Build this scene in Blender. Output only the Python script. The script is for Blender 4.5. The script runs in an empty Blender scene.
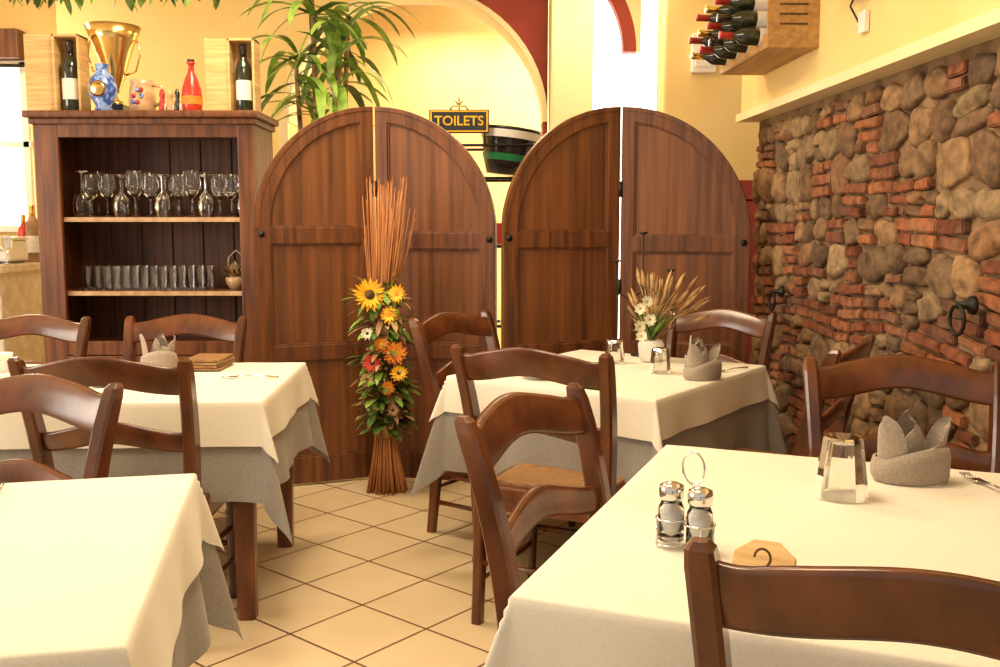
import bpy, bmesh, math, random
from mathutils import Vector, Matrix, noise, Euler
random.seed(7)
R=random.uniform
C=bpy.context.scene.collection
bpy.context.scene.view_settings.view_transform='Standard'
# ------------------------------------------------------------------ materials
def base_mat(name):
    m=bpy.data.materials.new(name); m.use_nodes=True
    nt=m.node_tree; b=nt.nodes['Principled BSDF']
    return m,nt,b
def setin(b,k,v):
    if k in b.inputs: b.inputs[k].default_value=v
def noisy(name,c1,c2,scale=5,rough=.5,bump=0,bscale=None,stretch=(1,1,1),metal=0,detail=4,coat=0,sheen=0,lo=.35,hi=.65):
    m,nt,b=base_mat(name); N=nt.nodes; L=nt.links
    tc=N.new('ShaderNodeTexCoord'); mp=N.new('ShaderNodeMapping'); mp.inputs['Scale'].default_value=stretch
    no=N.new('ShaderNodeTexNoise'); no.inputs['Scale'].default_value=scale; no.inputs['Detail'].default_value=detail
    cr=N.new('ShaderNodeValToRGB'); cr.color_ramp.elements[0].position=lo; cr.color_ramp.elements[1].position=hi
    cr.color_ramp.elements[0].color=(*c1,1); cr.color_ramp.elements[1].color=(*c2,1)
    L.new(tc.outputs['Object'],mp.inputs['Vector']); L.new(mp.outputs[0],no.inputs['Vector'])
    L.new(no.outputs['Fac'],cr.inputs[0]); L.new(cr.outputs[0],b.inputs['Base Color'])
    b.inputs['Roughness'].default_value=rough; b.inputs['Metallic'].default_value=metal
    setin(b,'Coat Weight',coat); setin(b,'Coat Roughness',.2); setin(b,'Sheen Weight',sheen)
    if bump:
        n2=N.new('ShaderNodeTexNoise'); n2.inputs['Scale'].default_value=bscale or scale*3; n2.inputs['Detail'].default_value=5
        L.new(mp.outputs[0],n2.inputs['Vector'])
        bp=N.new('ShaderNodeBump'); bp.inputs['Strength'].default_value=bump; bp.inputs['Distance'].default_value=.01
        L.new(n2.outputs['Fac'],bp.inputs['Height']); L.new(bp.outputs[0],b.inputs['Normal'])
    return m
def emis(name,c,s):
    m,nt,b=base_mat(name); b.inputs['Base Color'].default_value=(*c,1)
    b.inputs['Emission Color'].default_value=(*c,1); b.inputs['Emission Strength'].default_value=s
    return m
def glassm(name,c=(1,1,1),rough=.02,ior=1.45):
    m,nt,b=base_mat(name); b.inputs['Base Color'].default_value=(*c,1)
    b.inputs['Transmission Weight'].default_value=1; b.inputs['Roughness'].default_value=rough; b.inputs['IOR'].default_value=ior
    return m
M={}
M['screen']=noisy('screen_wood',(.080,.023,.006),(.190,.062,.016),2.5,.42,.15,12,(14,14,.9),coat=.12)
M['screenp']=noisy('screen_panel_wood',(.085,.026,.007),(.245,.085,.023),1.8,.42,.15,12,(14,14,.5),coat=.15,detail=8,lo=.3,hi=.7)
M['cab']=noisy('cabinet_wood',(.08,.023,.006),(.20,.064,.017),3,.45,.12,12,(12,12,.9),coat=.1)
M['cabin']=noisy('cabinet_inner_wood',(.055,.016,.005),(.13,.040,.012),3,.55,.1,12,(18,4,.8))
M['chair']=noisy('chair_wood',(.066,.016,.004),(.160,.044,.011),3,.28,.04,10,(5,5,2),coat=.4)
M['straw']=noisy('rush_seat',(.20,.09,.03),(.38,.20,.07),30,.7,.5,60,(1,8,1))
M['legw']=noisy('table_leg_wood',(.08,.02,.006),(.18,.055,.015),4,.4,.05,10,(6,6,1),coat=.2)
M['cloth']=noisy('cream_tablecloth',(.80,.745,.63),(.86,.805,.69),300,.85,.12,500,sheen=.2)
M['gray']=noisy('grey_undercloth',(.27,.25,.225),(.37,.345,.315),260,.9,.25,420,sheen=.2)
M['nap']=noisy('linen_napkin',(.31,.25,.20),(.41,.34,.275),180,.9,.3,350,sheen=.2)
M['wall']=noisy('cream_plaster',(.85,.63,.25),(.89,.68,.31),2.5,.85,.08,30)
M['walllight']=noisy('pale_cream_plaster',(.86,.74,.43),(.9,.78,.49),2.5,.85,.08,30)
M['maroon']=noisy('maroon_paint',(.27,.032,.018),(.33,.048,.028),4,.7,.05,30)
M['ceil']=noisy('ceiling_plaster',(.82,.72,.5),(.86,.76,.56),2,.9)
M['mortar']=noisy('wall_mortar',(.15,.09,.045),(.30,.19,.10),9,.95,1.0,40)
M['pine']=noisy('pine_crate_wood',(.55,.33,.12),(.75,.50,.22),5,.6,.1,20,(1,1,12))
M['crate']=noisy('aged_crate_wood',(.38,.20,.07),(.52,.30,.11),5,.6,.1,20,(8,1,12))
M['gold']=noisy('gold_metal',(.75,.48,.15),(.85,.6,.25),8,.22,metal=1)
M['chrome']=noisy('chrome',(.7,.7,.7),(.8,.8,.8),8,.12,metal=1)
M['iron']=noisy('wrought_iron',(.02,.018,.015),(.04,.035,.03),30,.5,.3,60,metal=.6)
M['black']=noisy('black_glossy',(.012,.012,.014),(.02,.02,.022),10,.2,coat=.4)
M['wine']=noisy('dark_bottle',(.008,.012,.006),(.018,.025,.012),10,.08,coat=.8)
M['glass']=glassm('clear_glass',(.98,.98,.97),.01)
M['salt']=noisy('salt',(.88,.87,.85),(.94,.93,.92),100,.9)
M['label']=noisy('paper_label',(.75,.72,.66),(.85,.82,.76),60,.8)
M['red']=noisy('red_ceramic',(.50,.03,.02),(.62,.05,.03),6,.25,coat=.3)
M['redcap']=noisy('red_capsule',(.40,.02,.02),(.5,.04,.03),6,.35)
M['blue']=noisy('blue_ceramic',(.03,.09,.40),(.25,.4,.75),30,.2,coat=.5,lo=.45,hi=.55)
M['tan']=noisy('tan_ceramic',(.45,.26,.12),(.62,.42,.24),20,.3,coat=.4)
M['white']=noisy('white_enamel',(.82,.8,.75),(.88,.86,.82),10,.35)
M['whitefl']=noisy('white_petals',(.74,.70,.50),(.85,.82,.62),30,.6)
M['yellow']=noisy('yellow_petals',(.85,.42,.01),(.95,.58,.02),20,.6)
M['orange']=noisy('orange_petals',(.75,.18,.01),(.85,.3,.02),20,.6)
M['redfl']=noisy('red_petals',(.5,.02,.02),(.65,.06,.03),20,.6)
M['leaf']=noisy('green_leaf',(.14,.30,.03),(.36,.55,.10),12,.45)
M['leafd']=noisy('dark_green_leaf',(.05,.12,.02),(.16,.26,.05),12,.5)
M['leafb']=noisy('brown_leaf',(.22,.10,.04),(.36,.22,.10),12,.6)
M['brown']=noisy('seed_brown',(.06,.03,.01),(.14,.07,.02),80,.8,.4,100)
M['stick']=noisy('dried_twig',(.33,.11,.03),(.55,.23,.075),20,.6,.1,40,(1,1,.2))
M['wheat']=noisy('dried_wheat',(.42,.26,.10),(.62,.42,.18),40,.8)
M['green']=noisy('green_enamel',(.01,.20,.07),(.02,.28,.1),6,.3,coat=.4)
M['steel']=noisy('rack_steel',(.35,.35,.35),(.5,.5,.5),8,.3,metal=1)
M['sky']=emis('daylight_pane',(1.0,.97,.9),6.0)
M['curtain']=noisy('sheer_curtain',(.8,.76,.68),(.88,.85,.78),8,.9,.2,20,(8,8,1))
M['terracotta']=noisy('terracotta',(.35,.13,.06),(.45,.19,.09),10,.8)
M['counter']=noisy('counter_stone',(.62,.52,.4),(.78,.7,.58),12,.25)
def tile_mat():
    m,nt,b=base_mat('beige_floor_tiles'); N=nt.nodes; L=nt.links
    tc=N.new('ShaderNodeTexCoord'); mp=N.new('ShaderNodeMapping'); mp.inputs['Rotation'].default_value=(0,0,math.radians(40))
    mp.inputs['Location'].default_value=(.05,.12,0)
    br=N.new('ShaderNodeTexBrick'); br.offset=0; br.squash=1
    br.inputs['Color1'].default_value=(.74,.60,.40,1); br.inputs['Color2'].default_value=(.66,.52,.33,1)
    br.inputs['Mortar'].default_value=(.16,.085,.04,1); br.inputs['Scale'].default_value=1
    br.inputs['Mortar Size'].default_value=.0048; br.inputs['Mortar Smooth'].default_value=.15
    br.inputs['Brick Width'].default_value=.31; br.inputs['Row Height'].default_value=.31
    no=N.new('ShaderNodeTexNoise'); no.inputs['Scale'].default_value=5; no.inputs['Detail'].default_value=6
    mx=N.new('ShaderNodeMix'); mx.data_type='RGBA'; mx.blend_type='MULTIPLY'; mx.inputs[0].default_value=.6
    cr=N.new('ShaderNodeValToRGB'); cr.color_ramp.elements[0].color=(.80,.72,.62,1); cr.color_ramp.elements[1].color=(1.0,1.0,1.0,1)
    L.new(tc.outputs['Object'],mp.inputs[0]); L.new(mp.outputs[0],br.inputs['Vector']); L.new(mp.outputs[0],no.inputs['Vector'])
    L.new(no.outputs['Fac'],cr.inputs[0]); L.new(br.outputs['Color'],mx.inputs[6]); L.new(cr.outputs[0],mx.inputs[7])
    L.new(mx.outputs[2],b.inputs['Base Color']); b.inputs['Roughness'].default_value=.3
    bp=N.new('ShaderNodeBump'); bp.invert=True; bp.inputs['Strength'].default_value=.4; bp.inputs['Distance'].default_value=.003
    L.new(br.outputs['Fac'],bp.inputs['Height']); L.new(bp.outputs[0],b.inputs['Normal'])
    return m
M['tile']=tile_mat()
def stone_mat():
    m,nt,b=base_mat('brick_and_cobble'); N=nt.nodes; L=nt.links
    at=N.new('ShaderNodeAttribute'); at.attribute_name='Col'
    tc=N.new('ShaderNodeTexCoord'); no=N.new('ShaderNodeTexNoise'); no.inputs['Scale'].default_value=24; no.inputs['Detail'].default_value=9
    cr=N.new('ShaderNodeValToRGB'); cr.color_ramp.elements[0].color=(.46,.42,.38,1); cr.color_ramp.elements[1].color=(1.2,1.12,1.0,1)
    cr.color_ramp.elements[0].position=.32; cr.color_ramp.elements[1].position=.66
    mx=N.new('ShaderNodeMix'); mx.data_type='RGBA'; mx.blend_type='MULTIPLY'; mx.inputs[0].default_value=1
    L.new(tc.outputs['Object'],no.inputs['Vector']); L.new(no.outputs['Fac'],cr.inputs[0])
    L.new(at.outputs['Color'],mx.inputs[6]); L.new(cr.outputs[0],mx.inputs[7])
    # lime dust mottling
    n3=N.new('ShaderNodeTexNoise'); n3.inputs['Scale'].default_value=9; n3.inputs['Detail'].default_value=6
    c3=N.new('ShaderNodeValToRGB'); c3.color_ramp.elements[0].position=.5; c3.color_ramp.elements[1].position=.75
    c3.color_ramp.elements[0].color=(0,0,0,1); c3.color_ramp.elements[1].color=(.45,.45,.45,1)
    m3=N.new('ShaderNodeMix'); m3.data_type='RGBA'; m3.inputs[7].default_value=(.27,.18,.10,1)
    L.new(tc.outputs['Object'],n3.inputs['Vector']); L.new(n3.outputs['Fac'],c3.inputs[0]); L.new(c3.outputs[0],m3.inputs[0])
    L.new(mx.outputs[2],m3.inputs[6]); L.new(m3.outputs[2],b.inputs['Base Color'])
    b.inputs['Roughness'].default_value=.85
    n2=N.new('ShaderNodeTexNoise'); n2.inputs['Scale'].default_value=55; n2.inputs['Detail'].default_value=8
    bp=N.new('ShaderNodeBump'); bp.inputs['Strength'].default_value=.8; bp.inputs['Distance'].default_value=.007
    L.new(tc.outputs['Object'],n2.inputs['Vector']); L.new(n2.outputs['Fac'],bp.inputs['Height']); L.new(bp.outputs[0],b.inputs['Normal'])
    return m
M['stone']=stone_mat()
# ------------------------------------------------------------------ mesh builder
class MB:
    def __init__(s): s.v=[]; s.f=[]; s.m=[]; s.sm=[]; s.mats=[]; s.col=[]; s.usecol=False
    def mi(s,k):
        if k not in s.mats: s.mats.append(k)
        return s.mats.index(k)
    def add(s,vs,fs,k,smooth=False,T=None,col=None):
        o=len(s.v)
        for v in vs:
            v=Vector(v); s.v.append(T@v if T else v)
        i=s.mi(k)
        for f in fs: s.f.append([o+a for a in f]); s.m.append(i); s.sm.append(smooth); s.col.append(col)
    def box(s,c,size,k,bevel=0,T=None,seg=2):
        bm=bmesh.new(); bmesh.ops.create_cube(bm,size=1)
        for v in bm.verts: v.co=Vector((v.co.x*size[0],v.co.y*size[1],v.co.z*size[2]))
        if bevel: bmesh.ops.bevel(bm,geom=bm.edges[:],offset=min(bevel,min(size)*.45),segments=seg,profile=.6,affect='EDGES')
        for v in bm.verts: v.co+=Vector(c)
        bm.verts.index_update()
        s.add([v.co.copy() for v in bm.verts],[[v.index for v in f.verts] for f in bm.faces],k,False,T); bm.free()
    def lathe(s,prof,c,k,segs=24,smooth=True,T=None,cap=True):
        vs=[];fs=[]; n=len(prof)
        for r,z in prof:
            for i in range(segs):
                a=2*math.pi*i/segs; vs.append((c[0]+r*math.cos(a),c[1]+r*math.sin(a),c[2]+z))
        for j in range(n-1):
            for i in range(segs):
                i2=(i+1)%segs; fs.append([j*segs+i,j*segs+i2,(j+1)*segs+i2,(j+1)*segs+i])
        if cap:
            if prof[0][0]>1e-4: fs.append(list(range(segs))[::-1])
            if prof[-1][0]>1e-4: fs.append([(n-1)*segs+i for i in range(segs)])
        s.add(vs,fs,k,smooth,T)
    def tube(s,pts,r,k,segs=8,T=None,smooth=True):
        pts=[Vector(p) for p in pts]; n=len(pts); rs=r if isinstance(r,(list,tuple)) else [r]*n
        vs=[];fs=[]; prev=None
        for i,p in enumerate(pts):
            t=(pts[min(i+1,n-1)]-pts[max(i-1,0)]).normalized()
            if prev is None: a=t.orthogonal().normalized()
            else:
                a=(prev-t*prev.dot(t)); a=a.normalized() if a.length>1e-6 else t.orthogonal().normalized()
            prev=a; b=t.cross(a)
            for j in range(segs):
                an=2*math.pi*j/segs; vs.append(p+(a*math.cos(an)+b*math.sin(an))*rs[i])
        for i in range(n-1):
            for j in range(segs):
                j2=(j+1)%segs; fs.append([i*segs+j,i*segs+j2,(i+1)*segs+j2,(i+1)*segs+j])
        fs.append(list(range(segs))[::-1]); fs.append([(n-1)*segs+j for j in range(segs)])
        s.add(vs,fs,k,smooth,T)
    def sweep(s,pts,wx,dy,k,T=None):
        vs=[];fs=[];n=len(pts)
        for i,p in enumerate(pts):
            w=wx[i]/2 if isinstance(wx,(list,tuple)) else wx/2; d=dy[i]/2 if isinstance(dy,(list,tuple)) else dy/2
            c=min(w,d)*.35
            for x,y in [(-w+c,-d),(w-c,-d),(w,-d+c),(w,d-c),(w-c,d),(-w+c,d),(-w,d-c),(-w,-d+c)]:
                vs.append((p[0]+x,p[1]+y,p[2]))
        for i in range(n-1):
            for j in range(8):
                j2=(j+1)%8; fs.append([i*8+j,i*8+j2,(i+1)*8+j2,(i+1)*8+j])
        fs.append(list(range(8))[::-1]); fs.append([(n-1)*8+j for j in range(8)])
        s.add(vs,fs,k,False,T)
    def ribbon(s,base,d,length,width,droop,k,T=None,n=8,twist=0,cup=.15):
        base=Vector(base); d=Vector(d).normalized(); p=base.copy(); vs=[];fs=[]
        side=d.cross(Vector((0,0,1)));  side=side.normalized() if side.length>1e-3 else Vector((1,0,0))
        for i in range(n+1):
            t=i/n; w=width*.5*(math.sin(math.pi*min(1,t*.85+.12))**.7 if t<1 else .02)
            up=side.cross(d).normalized()
            vs+= [p-side*w+up*w*cup, p.copy(), p+side*w+up*w*cup]
            d=(d+Vector((0,0,-droop/n))).normalized(); p=p+d*(length/n)
        for i in range(n):
            a=i*3; fs+=[[a,a+1,a+4,a+3],[a+1,a+2,a+5,a+4]]
        s.add(vs,fs,k,True,T)
    def flower(s,c,nrm,r,pk,ck,np=14,cr=.35,layers=2,tilt=.25):
        nrm=Vector(nrm).normalized(); q=nrm.to_track_quat('Z','Y').to_matrix().to_4x4(); T=Matrix.Translation(c)@q
        for l in range(layers):
            for i in range(np):
                a=2*math.pi*(i+.5*l)/np+R(-.08,.08); rr=r*(1-.15*l)*R(.9,1.05); w=r*2.4/np*1.4
                vs=[];fs=[]
                for j in range(5):
                    t=j/4; rad=r*cr*.6+(rr-r*cr*.6)*t; ww=w*.5*math.sin(math.pi*(.15+.8*t)); z=tilt*r*t*(1-.5*t)+.01*l
                    for sgn in (-1,0,1):
                        x=rad*math.cos(a)-sgn*ww*math.sin(a); y=rad*math.sin(a)+sgn*ww*math.cos(a); vs.append((x,y,z-(abs(sgn)*-.002)))
                for j in range(4):
                    b=j*3; fs+=[[b,b+1,b+4,b+3],[b+1,b+2,b+5,b+4]]
                s.add(vs,fs,pk,True,T)
        s.lathe([(r*cr,0),(r*cr,.1*r),(r*cr*.7,.2*r),(0.0001,.24*r)],(0,0,0.0),ck,14,True,T)
    def fill2d(s,loops,ext,k,T=None,bev=0):
        cu=bpy.data.curves.new('tmp','CURVE'); cu.dimensions='2D'; cu.fill_mode='BOTH'; cu.extrude=ext; cu.bevel_depth=bev; cu.bevel_resolution=1
        for lp in loops:
            sp=cu.splines.new('POLY'); sp.points.add(len(lp)-1)
            for i,p in enumerate(lp): sp.points[i].co=(p[0],p[1],0,1)
            sp.use_cyclic_u=True
        ob=bpy.data.objects.new('tmp',cu); C.objects.link(ob)
        dg=bpy.context.evaluated_depsgraph_get(); dg.update(); me=ob.evaluated_get(dg).to_mesh()
        vs=[v.co.copy() for v in me.vertices]; fs=[list(p.vertices) for p in me.polygons]
        ob.evaluated_get(dg).to_mesh_clear(); bpy.data.objects.remove(ob); bpy.data.curves.remove(cu)
        s.add(vs,fs,k,False,T)
    def mesh(s,name):
        me=bpy.data.meshes.new(name); me.from_pydata([tuple(v) for v in s.v],[],s.f)
        for k in s.mats: me.materials.append(M[k])
        me.polygons.foreach_set('material_index',s.m); me.polygons.foreach_set('use_smooth',s.sm)
        if s.usecol:
            ca=me.color_attributes.new('Col','FLOAT_COLOR','CORNER')
            for p,c in zip(me.polygons,s.col):
                c=c or (.5,.4,.3)
                for li in p.loop_indices: ca.data[li].color=(c[0],c[1],c[2],1)
        me.update(); return me
    def build(s,name,loc=(0,0,0),rz=0,scale=1):
        return place(s.mesh(name),name,loc,rz,scale)
def place(me,name,loc=(0,0,0),rz=0,scale=1):
    o=bpy.data.objects.new(name,me); o.location=loc; o.rotation_euler=(0,0,rz)
    o.scale=(scale,)*3 if not isinstance(scale,tuple) else scale
    C.objects.link(o); return o
XZ=Matrix(((1,0,0,0),(0,0,-1,0),(0,1,0,0),(0,0,0,1)))
def TR(x=0,y=0,z=0,rx=0,ry=0,rz=0): return Matrix.Translation((x,y,z))@Euler((rx,ry,rz)).to_matrix().to_4x4()
def face(fx,fy): return math.atan2(-fx,fy)
# ------------------------------------------------------------------ room shell
def wallX(y): return 1.58-.045*y
def simple(name,c,size,k,rz=0,bevel=0):
    b=MB(); b.box((0,0,0),size,k,bevel); return b.build(name,c,rz)
simple('floor',(-.8,3.2,-.05),(8.2,9.6,.1),'tile')
simple('ceiling',(-.8,3.9,3.15),(8.2,8.2,.1),'ceil')
simple('wall_back',(-.8,8.0,1.55),(8.2,.1,3.1),'wall')
simple('wall_left',(-4.85,3.9,1.55),(.1,8.2,3.1),'wall')
b=MB(); b.fill2d([[(-4.85,0),(-1.6,0),(-1.6,3.12),(-4.85,3.12)],[(-4.60,1.3),(-3.36,1.3),(-3.36,2.46),(-4.60,2.46)]],.06,'wall',Matrix.Translation((0,7.0,0))@XZ)
b.build('wall_partition')
b=MB(); b.box((-3.98,6.99,1.88),(1.25,.02,1.16),'sky')
for x in (-4.58,-4.0,-3.39): b.box((x,6.93,1.88),(.05,.05,1.2),'white',.005)
for z in (1.3,1.9,2.46): b.box((-3.98,6.93,z),(1.25,.05,.05),'white',.005)
b.build('window_1')
b=MB()
vs=[];fs=[]
n=60
for i in range(n+1):
    x=-4.1+.45*i/n; y=6.85+.022*math.sin(i*1.1)
    for z in (2.44,1.32): vs.append((x,y,z))
for i in range(n): fs.append([2*i,2*i+1,2*i+3,2*i+2])
b.add(vs,fs,'curtain',True); b.tube([(-4.6,6.85,2.44),(-3.35,6.85,2.44)],.012,'iron')
b.build('window_curtain')
cx,cz,r=-.555,2.0,.84; AY=6.4
def arc(cx,cz,r,a0,a1,n=32): return [(cx+r*math.cos(math.radians(a0+(a1-a0)*i/n)),cz+r*math.sin(math.radians(a0+(a1-a0)*i/n))) for i in range(n+1)]
b=MB()
b.fill2d([[(-2.9,0),(cx-r,0)]+arc(cx,cz,r,180,90)+[(cx,3.1),(-2.9,3.1)]],.15,'wall',Matrix.Translation((0,AY+.15,0))@XZ)
b.build('wall_arch_left')
b=MB()
b.fill2d([[(cx+r,0)]+arc(cx,cz,r,0,90)+[(cx,3.1),(.315,3.1),(.315,0)]],.15,'maroon',Matrix.Translation((0,AY+.15,0))@XZ)
b.build('wall_arch_right')
b=MB()
b.fill2d([arc(cx,cz,r-.005,0,180)+arc(cx,cz,r+.03,180,0)],.02,'walllight',Matrix.Translation((0,AY-.02,0))@XZ)
b.fill2d([arc(cx,cz,r-.005,0,180)+arc(cx,cz,r+.01,180,0)],.16,'walllight',Matrix.Translation((0,AY+.15,0))@XZ)
b.box((cx-r-.03,AY-.02,1.0),(.06,.05,2.0),'walllight',.005)
b.build('trim_1')
b=MB(); b.box((.46,6.35,1.55),(.27,.3,3.1),'walllight',.02)
b.build('wall_pillar')
b=MB(); b.box((.82,7.3,1.7),(.75,.03,2.7),'sky')
for x in (.46,1.18): b.box((x,7.26,1.7),(.03,.05,2.7),'white',.004)
b.build('window_2')
b=MB(); b.fill2d([arc(.16,2.5,.68,0,60)+arc(.16,2.5,.77,60,0)],.05,'maroon',Matrix.Translation((0,6.7,0))@XZ)
b.fill2d([arc(.16,2.5,.77,0,52)+[(.96,3.1),(.96,2.5)]],.05,'walllight',Matrix.Translation((0,6.7,0))@XZ)
b.build('wall_arch_small')
b=MB(); b.box((1.25,5.75,1.55),(.60,.25,3.1),'wall',.015); b.box((1.25,5.61,1.52),(.60,.02,.12),'maroon')
b.box((1.25,5.61,.75),(.60,.02,1.44),'maroon')
b.build('wall_pier')
wang=math.atan(.045)
b=MB()
L0,L1=-.6,5.14
vs=[(wallX(L0)+.03,L0,0),(wallX(L1)+.03,L1,0),(wallX(L1)+.03,L1,1.9),(wallX(L0)+.03,L0,1.9),
    (wallX(L0)+.35,L0,0),(wallX(L1)+.35,L1,0),(wallX(L1)+.35,L1,1.9),(wallX(L0)+.35,L0,1.9)]
b.add(vs,[[0,1,2,3],[5,4,7,6],[1,5,6,2],[4,0,3,7],[3,2,6,7],[0,4,5,1]],'mortar')
b.build('wall_right')
b=MB(); b.usecol=True
ico=bmesh.new(); bmesh.ops.create_icosphere(ico,subdivisions=3,radius=1)
IV=[v.co.copy() for v in ico.verts]; IF=[[v.index for v in f.verts] for f in ico.faces]; ico.free()
def W(y,z,out):
    z2=z+.024*noise.noise(Vector((y*1.3,z*1.2,3.3)))*2*min(1,max(0,(1.84-z)*4)); y2=y+.02*noise.noise(Vector((y*2.1,z*2.5,9.1)))*2
    return Vector((wallX(y)+.03-out,min(y2,5.13),z2))
stonec=[(.24,.145,.075),(.29,.18,.095),(.17,.10,.055),(.32,.20,.105),(.20,.13,.075),(.26,.14,.07),(.33,.24,.14),(.14,.085,.05),(.25,.175,.105)]
brickc=[(.27,.085,.036),(.33,.12,.05),(.23,.07,.032),(.36,.145,.065),(.18,.062,.034),(.29,.11,.055),(.21,.095,.055)]
def cobble(y,z,w,h):
    sd=Vector((R(0,100),R(0,100),R(0,100))); c=random.choice(stonec); q=R(.8,1.15); c=tuple(a*q for a in c)
    rot=R(-.3,.3); vs=[]; e=R(.62,.95); dep=R(.022,.038)
    for v in IV:
        x=math.copysign(abs(v.x)**e,v.x); zz=math.copysign(abs(v.z)**e,v.z)
        nn=1+.42*noise.noise(Vector((v.x,0,v.z))*.9+sd)+.10*noise.noise(v*2.6+sd)
        px=x*w*.5*nn; pz=zz*h*.5*nn; po=math.copysign(abs(v.y)**.6,v.y)*dep*(1+.5*noise.noise(v*1.5+sd))
        vs.append(W(y+px*math.cos(rot)-pz*math.sin(rot), z+px*math.sin(rot)+pz*math.cos(rot), po+.002))
    b.add(vs,IF,'stone',True,None,c)
def brick(y,z,w,h):
    c=random.choice(brickc); q=R(.75,1.15); c=tuple(a*q for a in c); out=R(.016,.034)
    bm=bmesh.new(); bmesh.ops.create_cube(bm,size=1)
    bmesh.ops.subdivide_edges(bm,edges=bm.edges[:],cuts=2,use_grid_fill=True)
    for v in bm.verts: v.co=Vector((v.co.x*w,v.co.y*out*2,v.co.z*h))
    bmesh.ops.bevel(bm,geom=[e for e in bm.edges if e.calc_face_angle(0)>.5],offset=.005,segments=2,affect='EDGES')
    rot=R(-.06,.06); sd=Vector((R(0,100),R(0,100),R(0,100))); bm.verts.index_update(); vs=[]; yaw=R(-.05,.05)
    for v in bm.verts:
        n_=noise.noise_vector(v.co*14+sd)*.007
        px,pz=v.co.x+n_.x*1.3,v.co.z+n_.z
        vs.append(W(y+px*math.cos(rot)-pz*math.sin(rot),z+px*math.sin(rot)+pz*math.cos(rot),v.co.y+n_.y*.7+yaw*px))
    b.add(vs,[[v.index for v in f.verts] for f in bm.faces],'stone',False,None,c); bm.free()
z=.02
while z<1.82:
    kind=random.random()
    if kind<.22 or 1.83-z<.09:
        h=.048; y=1.2
        while y<5.1:
            w=R(.11,.24); cb=random.random()<.2
            if y+w>5.12: w=5.12-y
            if w>.05 and z+h<1.85:
                if cb: cobble(y+w*.3,z+h/2,min(w*.6,.09),h*1.15)
                else: brick(y+w/2,z+h/2,w-.016,h-.013)
            y+=w if not cb else w*.6
    else:
        h=R(.09,.165); y=1.2; h=min(h,1.83-z)
        while y<5.1:
            k=random.random()
            if k<.50: w=h*R(.9,1.8)
            elif k<.78: w=R(.12,.25)
            else: w=h*R(.8,1.5)
            if y+w>5.12: w=5.12-y
            if w>.05:
                if k<.50: cobble(y+w/2,z+h/2,w-.004,h-.002)
                elif k<.78:
                    nb=2 if h<.115 else 3; hh=h/nb
                    for j in range(nb):
                        if random.random()<.3 and w>.14:
                            s_=R(.35,.65); brick(y+w*s_/2,z+hh*(j+.5),w*s_-.014,hh-.011); brick(y+w*(1+s_)/2,z+hh*(j+.5),w*(1-s_)-.014,hh-.011)
                        else: brick(y+w/2+R(-.01,.01),z+hh*(j+.5),w-.016,hh-.011)
                else:
                    q=R(.4,.6)
                    if random.random()<.6: brick(y+w/2,z+.024,w-.013,.038); cobble(y+w/2,z+.048+(h-.048)/2,w,h-.05)
                    else: cobble(y+w/2,z+h*q/2,w,h*q); cobble(y+w/2,z+h*(1+q)/2,w*.95,h*(1-q)-.002)
            y+=w
    z+=h
o=b.build('wall_right_masonry')
b=MB()
def wallbox(y0,y1,z0,z1,o0,o1,k):
    vs=[]
    for z_ in (z0,z1):
        for y_ in (y0,y1):
            for o_ in (o0,o1): vs.append((wallX(y_)-o_,y_,z_))
    b.add(vs,[[0,1,3,2],[4,6,7,5],[0,4,5,1],[2,3,7,6],[0,2,6,4],[1,5,7,3]],k)
wallbox(-.6,5.17,1.9,3.1,-.35,.06,'wall')
b.build('wall_right_upper')
b=MB(); wallbox(-.6,5.18,1.865,1.905,-.1,.085,'walllight'); b.build('trim_2')
for (y,z) in ((4.55,1.0),(2.86,1.07)):
    b=MB()
    b.lathe([(.03,0),(.028,.012),(.012,.02),(.012,.05)],(0,0,0),'iron',14,True,TR(ry=-math.pi/2))
    b.tube([(-.05,.045*math.sin(a),-.045+.045*math.cos(a)) for a in [2*math.pi*i/24 for i in range(25)]],.006,'iron')
    b.build('iron_wall_ring',(wallX(y)-.02,y,z))
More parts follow.
